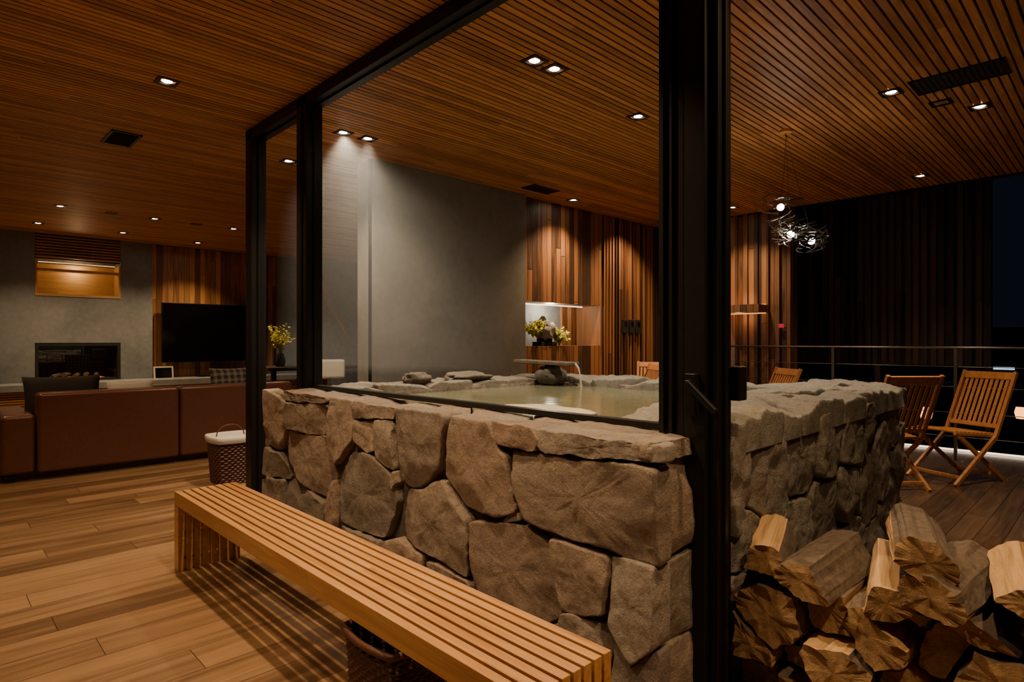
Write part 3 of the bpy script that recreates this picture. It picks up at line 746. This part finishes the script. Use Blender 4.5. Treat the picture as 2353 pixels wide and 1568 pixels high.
# lounge table and plant, white chair
o = root('side_table', (4.6, 8.9, 0), 'long dark wooden table by the glazing', 'table')
b = B(); b.box((-1.1, -.4, .82), (1.3, .4, .87)); b.obj('top', 'leather_d', o, bevel=.005)
for x in (-1.0, 1.2):
    for yy in (-.33, .33):
        b = B(); b.box((x-.03, yy-.03, 0), (x+.03, yy+.03, .82)); b.obj('leg', 'black', o)
def foliage(bb, n, H, spread, seed, leaf=0.05, c=(0, 0, 0), mi_leaf=0):
    q = random.Random(seed)
    for i in range(n):
        a = q.uniform(0, 6.28); r = spread*math.sqrt(q.random()); h = H*q.uniform(.5, 1)
        p0 = Vector(c); p2 = Vector((c[0]+r*math.cos(a), c[1]+r*math.sin(a), c[2]+h)); p1 = (p0+p2)/2+Vector((0, 0, .15*H))
        pts = [p0.lerp(p1, t).lerp(p1.lerp(p2, t), t) for t in (0, .25, .5, .75, 1)]
        bb.tube(pts, 0.0025, 4)
        for t in range(9):
            f = .35+.65*t/8; k = min(3, int(f*4)); p = pts[k].lerp(pts[k+1], f*4-k)
            d = Vector((q.uniform(-1, 1), q.uniform(-1, 1), q.uniform(-.2, 1))).normalized(); sd = d.orthogonal().normalized()*leaf*.28
            bb.add([p, p+d*leaf*.5+sd, p+d*leaf, p+d*leaf*.5-sd], [(0, 1, 2, 3)])
o = root('potted_plant', (3.82, 8.85, .87), 'yellow-green branches in a dark vase on the table', 'plant')
b = B(); b.lathe([(.001, 0), (.06, 0), (.075, .08), (.05, .17), (.035, .2), (.03, .19), (.001, .19)], 24); b.obj('vase', 'blackmat', o, smooth=True)
b = B(); foliage(b, 38, .45, .22, 3, .05, (0, 0, .17)); b.obj('foliage', 'leaf', o)
o = root('white_chair', (3.10, 5.9, 0), 'white padded chair with rounded back', 'chair', (0, 0, math.radians(160)))
b = B(); b.box((-.22, -.22, .46), (.22, .22, .55)); b.obj('seat', 'white', o, bevel=.04, seg=4)
b = B(); b.box((-.17, -.25, .84), (.17, -.18, 1.05)); b.obj('backrest', 'white', o, bevel=.033, seg=5)
b = B(); b.box((-.02, -.215, .5), (.02, -.195, .86)); b.obj('support', 'steel', o)
for (x, y) in ((-.18, -.18), (.18, -.18), (-.18, .18), (.18, .18)):
    b = B(); b.tube([(x, y, .46), (x*1.15, y*1.15, 0)], .013, 8); b.obj('leg', 'steel', o)
# solid paddle shape standing in for a reflection in the glass
o = root('paddle_reflection_shape', (6.3, 11.995, 2.0), 'long tapering red-brown shape standing in for a reflection in the glass', 'reflection shape', (0, math.radians(-27), 0))
b = B(); pts = [(-.14, .66), (.02, .62), (.10, .45), (.06, -.3), (.02, -.62), (-.02, -.64), (-.05, -.2)]
n = len(pts); b.add([(x, -.03, z) for x, z in pts]+[(x, 0, z) for x, z in pts], [tuple(range(n)), tuple(range(2*n-1, n-1, -1))]+[(i, (i+1)%n+0, (i+1)%n+n, i+n)[::-1] for i in range(n)])
b.obj('blade', 'teak', o)
b = B(); b.tube([(0, -.015, -.62), (0, -.015, -.9)], .014, 10); b.obj('handle', 'teak', o)

# ------------------------------------------------------------------ niche arrangement
o = root('flower_arrangement', (5.50, 5.06, 1.19), 'yellow foliage arranged around a grey rock on a dark stand', 'flower arrangement')
b = B(); b.box((-.14, -.08, 0), (.14, .08, .05)); b.box((-.09, -.05, .05), (.09, .05, .09)); b.obj('stand', 'blackmat', o, bevel=.005)
b = B(); b.sphere((0, 0, .20), .15, 0, (1, .8, .85), 20, 14, .5, 4, (.6, .6, .58)); b.obj('rock', 'stone', o, smooth=True, tint=True)
b = B()
for (cx, cz, sp_, sdx) in ((-.24, .16, .12, 1), (.24, .06, .13, 2), (-.14, .2, .1, 6), (.18, .12, .1, 7)): foliage(b, 30, .18, sp_, sdx, .05, (cx, -.03, cz-.06))
b.obj('foliage', 'leaf', o)
o = root('niche_light', (5.76, 5.25, 1.715), 'warm white strip light along the niche top', 'light')
b = B(); b.box((-.7, -.01, -.008), (.7, .01, 0)); b.obj('lens', 'led', o)
for k in range(3):
    o = root('wall_panel_phone', (7.0+k*.16, 4.94, 1.36), 'small black wall mounted control panel', 'control panel', group='black wall control panels')
    b = B(); b.box((-.055, -.03, 0), (.055, 0, .19)); b.obj('case', 'blackmat', o, bevel=.006)
    b = B(); b.box((-.03, -.034, .10), (.03, -.03, .16)); b.obj('screen', 'screen', o)
o = root('wall_shelf', (7.86, 3.62, 1.62), 'dark floating shelf with amber light above and below', 'shelf')
b = B(); b.box((-.28, -.32, 0), (0, .32, .10)); b.obj('board', 'panel_y', o)
b = B(); b.box((-.03, -.30, .102), (-.01, .30, .112)); b.obj('light_strip', 'ledw', o)
b = B(); b.box((-.03, -.30, -.012), (-.01, .30, -.002)); b.obj('light_strip', 'ledw', o)
o = root('red_indicator', (7.87, 3.13, 1.42), 'small red glowing indicator on the boarded wall', 'light')
b = B(); b.box((-.02, -.03, 0), (0, .03, .05)); b.obj('lens', 'red', o)

# ------------------------------------------------------------------ chandelier
o = root('branch_chandelier', (4.99, 1.95, CZ), 'dark tangled branch chandelier with three small bulbs', 'chandelier')
b = B(); b.lathe([(.001, 0), (.05, 0), (.05, -.02), (.001, -.025)], 24); b.obj('canopy', 'ceil', o)
bp = [(-.03, .03, -.62), (.02, -.03, -.84), (.10, -.16, -.90)]
for p in bp:
    b = B(); b.tube([(0, 0, -.02), (p[0]*.3, p[1]*.3, -.3), (p[0], p[1], p[2]+.05)], .0012, 6); b.obj('cord', 'black', o)
for p in bp:
    b = B(); b.sphere(p, .028, n=14, m=10); b.obj('bulb', 'bulb', o, smooth=True)
q = random.Random(4); b = B()
for i in range(90):
    c = Vector(bp[q.choice((1, 1, 1, 2, 2, 0))])+Vector((0, 0, .0)); a = q.uniform(0, 6.28); r = q.uniform(.05, .14)
    pts = []
    z0 = q.uniform(-.07, .09); tl = q.uniform(-.06, .06)
    for k in range(5):
        t = a+k*.35; pts.append(c+Vector((r*math.cos(t)*(1+.1*k), r*math.sin(t)*(1+.1*k), z0+tl*k/3)))
    b.tube(pts, [.006, .005, .004, .003, .0015], 5)
b.obj('branches', 'cup', o)

# ------------------------------------------------------------------ downlights and vents
def dl_build(loc, on=True):
    o = root('downlight', loc, 'recessed square ceiling downlight, lit' if on else 'recessed square ceiling downlight, switched off', 'ceiling light', group='recessed ceiling downlights')
    b = B(); w = .065
    b.box((-w, -w, -.006), (w, -.042, 0)); b.box((-w, .042, -.006), (w, w, 0)); b.box((-w, -.042, -.006), (-.042, .042, 0)); b.box((.042, -.042, -.006), (w, .042, 0))
    b.obj('trim', 'black', o)
    b = B(); b.lathe([(.001, -.003), (.024, -.003), (.032, -.001)], 20); b.obj('lens', 'bulb' if on else 'bulb_dim', o)
    return o
on = [(1.15,4.41),(1.25,9.42),(2.32,9.48),(3.38,9.5),(1.20,11.0),(2.26,11.05),(3.42,11.28),(2.83,2.52),(2.66,2.53),(3.88,2.61),(2.46,4.49),(2.68,4.48),(5.62,4.70),(4.74,1.15),(5.49,.77),(7.35,1.52),(7.38,3.55),(2.48,5.56)]
off = [(1.80,9.48),(2.85,9.49),(5.2,.95)]
m0 = dl_build((on[0][0], on[0][1], CZ)); m1 = dl_build((off[0][0], off[0][1], CZ), False)
for p in on[1:]: copy_thing(m0, (p[0], p[1], CZ))
for p in off[1:]: copy_thing(m1, (p[0], p[1], CZ))
def vent(x, y, w, h, lab):
    o = root('ceiling_vent', (x, y, CZ), lab, 'vent')
    b = B(); b.box((-w/2, -h/2, -.008), (w/2, -h/2+.02, 0)); b.box((-w/2, h/2-.02, -.008), (w/2, h/2, 0)); b.box((-w/2, -h/2, -.008), (-w/2+.02, h/2, 0)); b.box((w/2-.02, -h/2, -.008), (w/2, h/2, 0)); b.obj('frame', 'black', o)
    b = B(); b.box((-w/2+.02, -h/2+.02, -.002), (w/2-.02, h/2-.02, 0))
    k = -h/2+.03
    while k < h/2-.03: b.box((-w/2+.02, k, -.007), (w/2-.02, k+.008, -.002)); k += .03
    b.obj('grille', 'blackmat', o)
vent(1.20, 5.92, .22, .42, 'black rectangular ceiling air vent'); vent(4.96, 4.62, .42, .2, 'black ceiling air vent beside plaster wall'); vent(4.78, .78, .3, .5, 'black ceiling air vent over the deck')

K = 1.9
def spot(x, y, e, col=(1, .70, .40), z=CZ-.02, ang=110, blend=.8, r=.035, rot=(0, 0, 0)):
    l = bpy.data.lights.new('spot', 'SPOT'); l.energy = e*K; l.color = col; l.spot_size = math.radians(ang); l.spot_blend = blend; l.shadow_soft_size = r
    ob = bpy.data.objects.new('spot', l); ob.location = (x, y, z); ob.rotation_euler = rot; COL.objects.link(ob)
W1 = (1, .68, .37); W2 = (1, .80, .56)
spot(1.15, 1.9, 100, W1); spot(1.15, 4.41, 85, W1); spot(-.8, 1.9, 45, W1); spot(-.8, 4.41, 50, W1); spot(0.2, 6.9, 55, W1)
spot(0.35, 2.1, 75, W1, ang=70, blend=1.0, rot=(0, math.radians(-32), 0))  # added lamp without a fixture, tilted to brighten the stone front
spot(1.15, -.4, 85, W1)  # unseen lamp added to light the front of the firewood
for p in on[1:7]: spot(p[0], p[1], 60, W1)
spot(2.83, 2.52, 80, W2); spot(3.88, 2.61, 70, W2); spot(2.46, 4.49, 115, W2, rot=(0, math.radians(-12), 0)); spot(2.68, 4.48, 60, W2, ang=70); spot(5.62, 4.60, 100, W1, ang=115, blend=1.0)
spot(2.48, 5.56, 40, W1); spot(4.74, 1.15, 55, W2); spot(5.49, .77, 60, W1); spot(7.35, 1.52, 25, W1); spot(7.38, 3.55, 70, W1)
spot(2.05, 0.45, 62, W1)  # extra lamp put in to brighten the stacked logs
spot(6.0, 10.5, 60, W2); spot(3.9, 8.3, 35, W1)  # added lamps, no fixtures: one lifts the grey far wall, one the plant
spot(6.9, 4.6, 80, W1, ang=115, blend=1.0)
def point(loc, e, col, r=.05):
    l = bpy.data.lights.new('point', 'POINT'); l.energy = e; l.color = col; l.shadow_soft_size = r
    ob = bpy.data.objects.new('point', l); ob.location = loc; COL.objects.link(ob)
point((1.845, 12.2, 2.42), 4, (1, .66, .32)); point((5.76, 5.2, 1.66), 14, (1, .85, .6)); point((4.99, 1.95, 2.1), 8, W2)
point((7.7, 3.62, 1.8), 2, (1, .45, .15)); point((7.7, 3.62, 1.55), 2, (1, .45, .15))

# world
w = bpy.data.worlds.new('night'); scene.world = w; w.use_nodes = True
w.node_tree.nodes['Background'].inputs[0].default_value = (0.012, 0.016, 0.03, 1); w.node_tree.nodes['Background'].inputs[1].default_value = 0.25
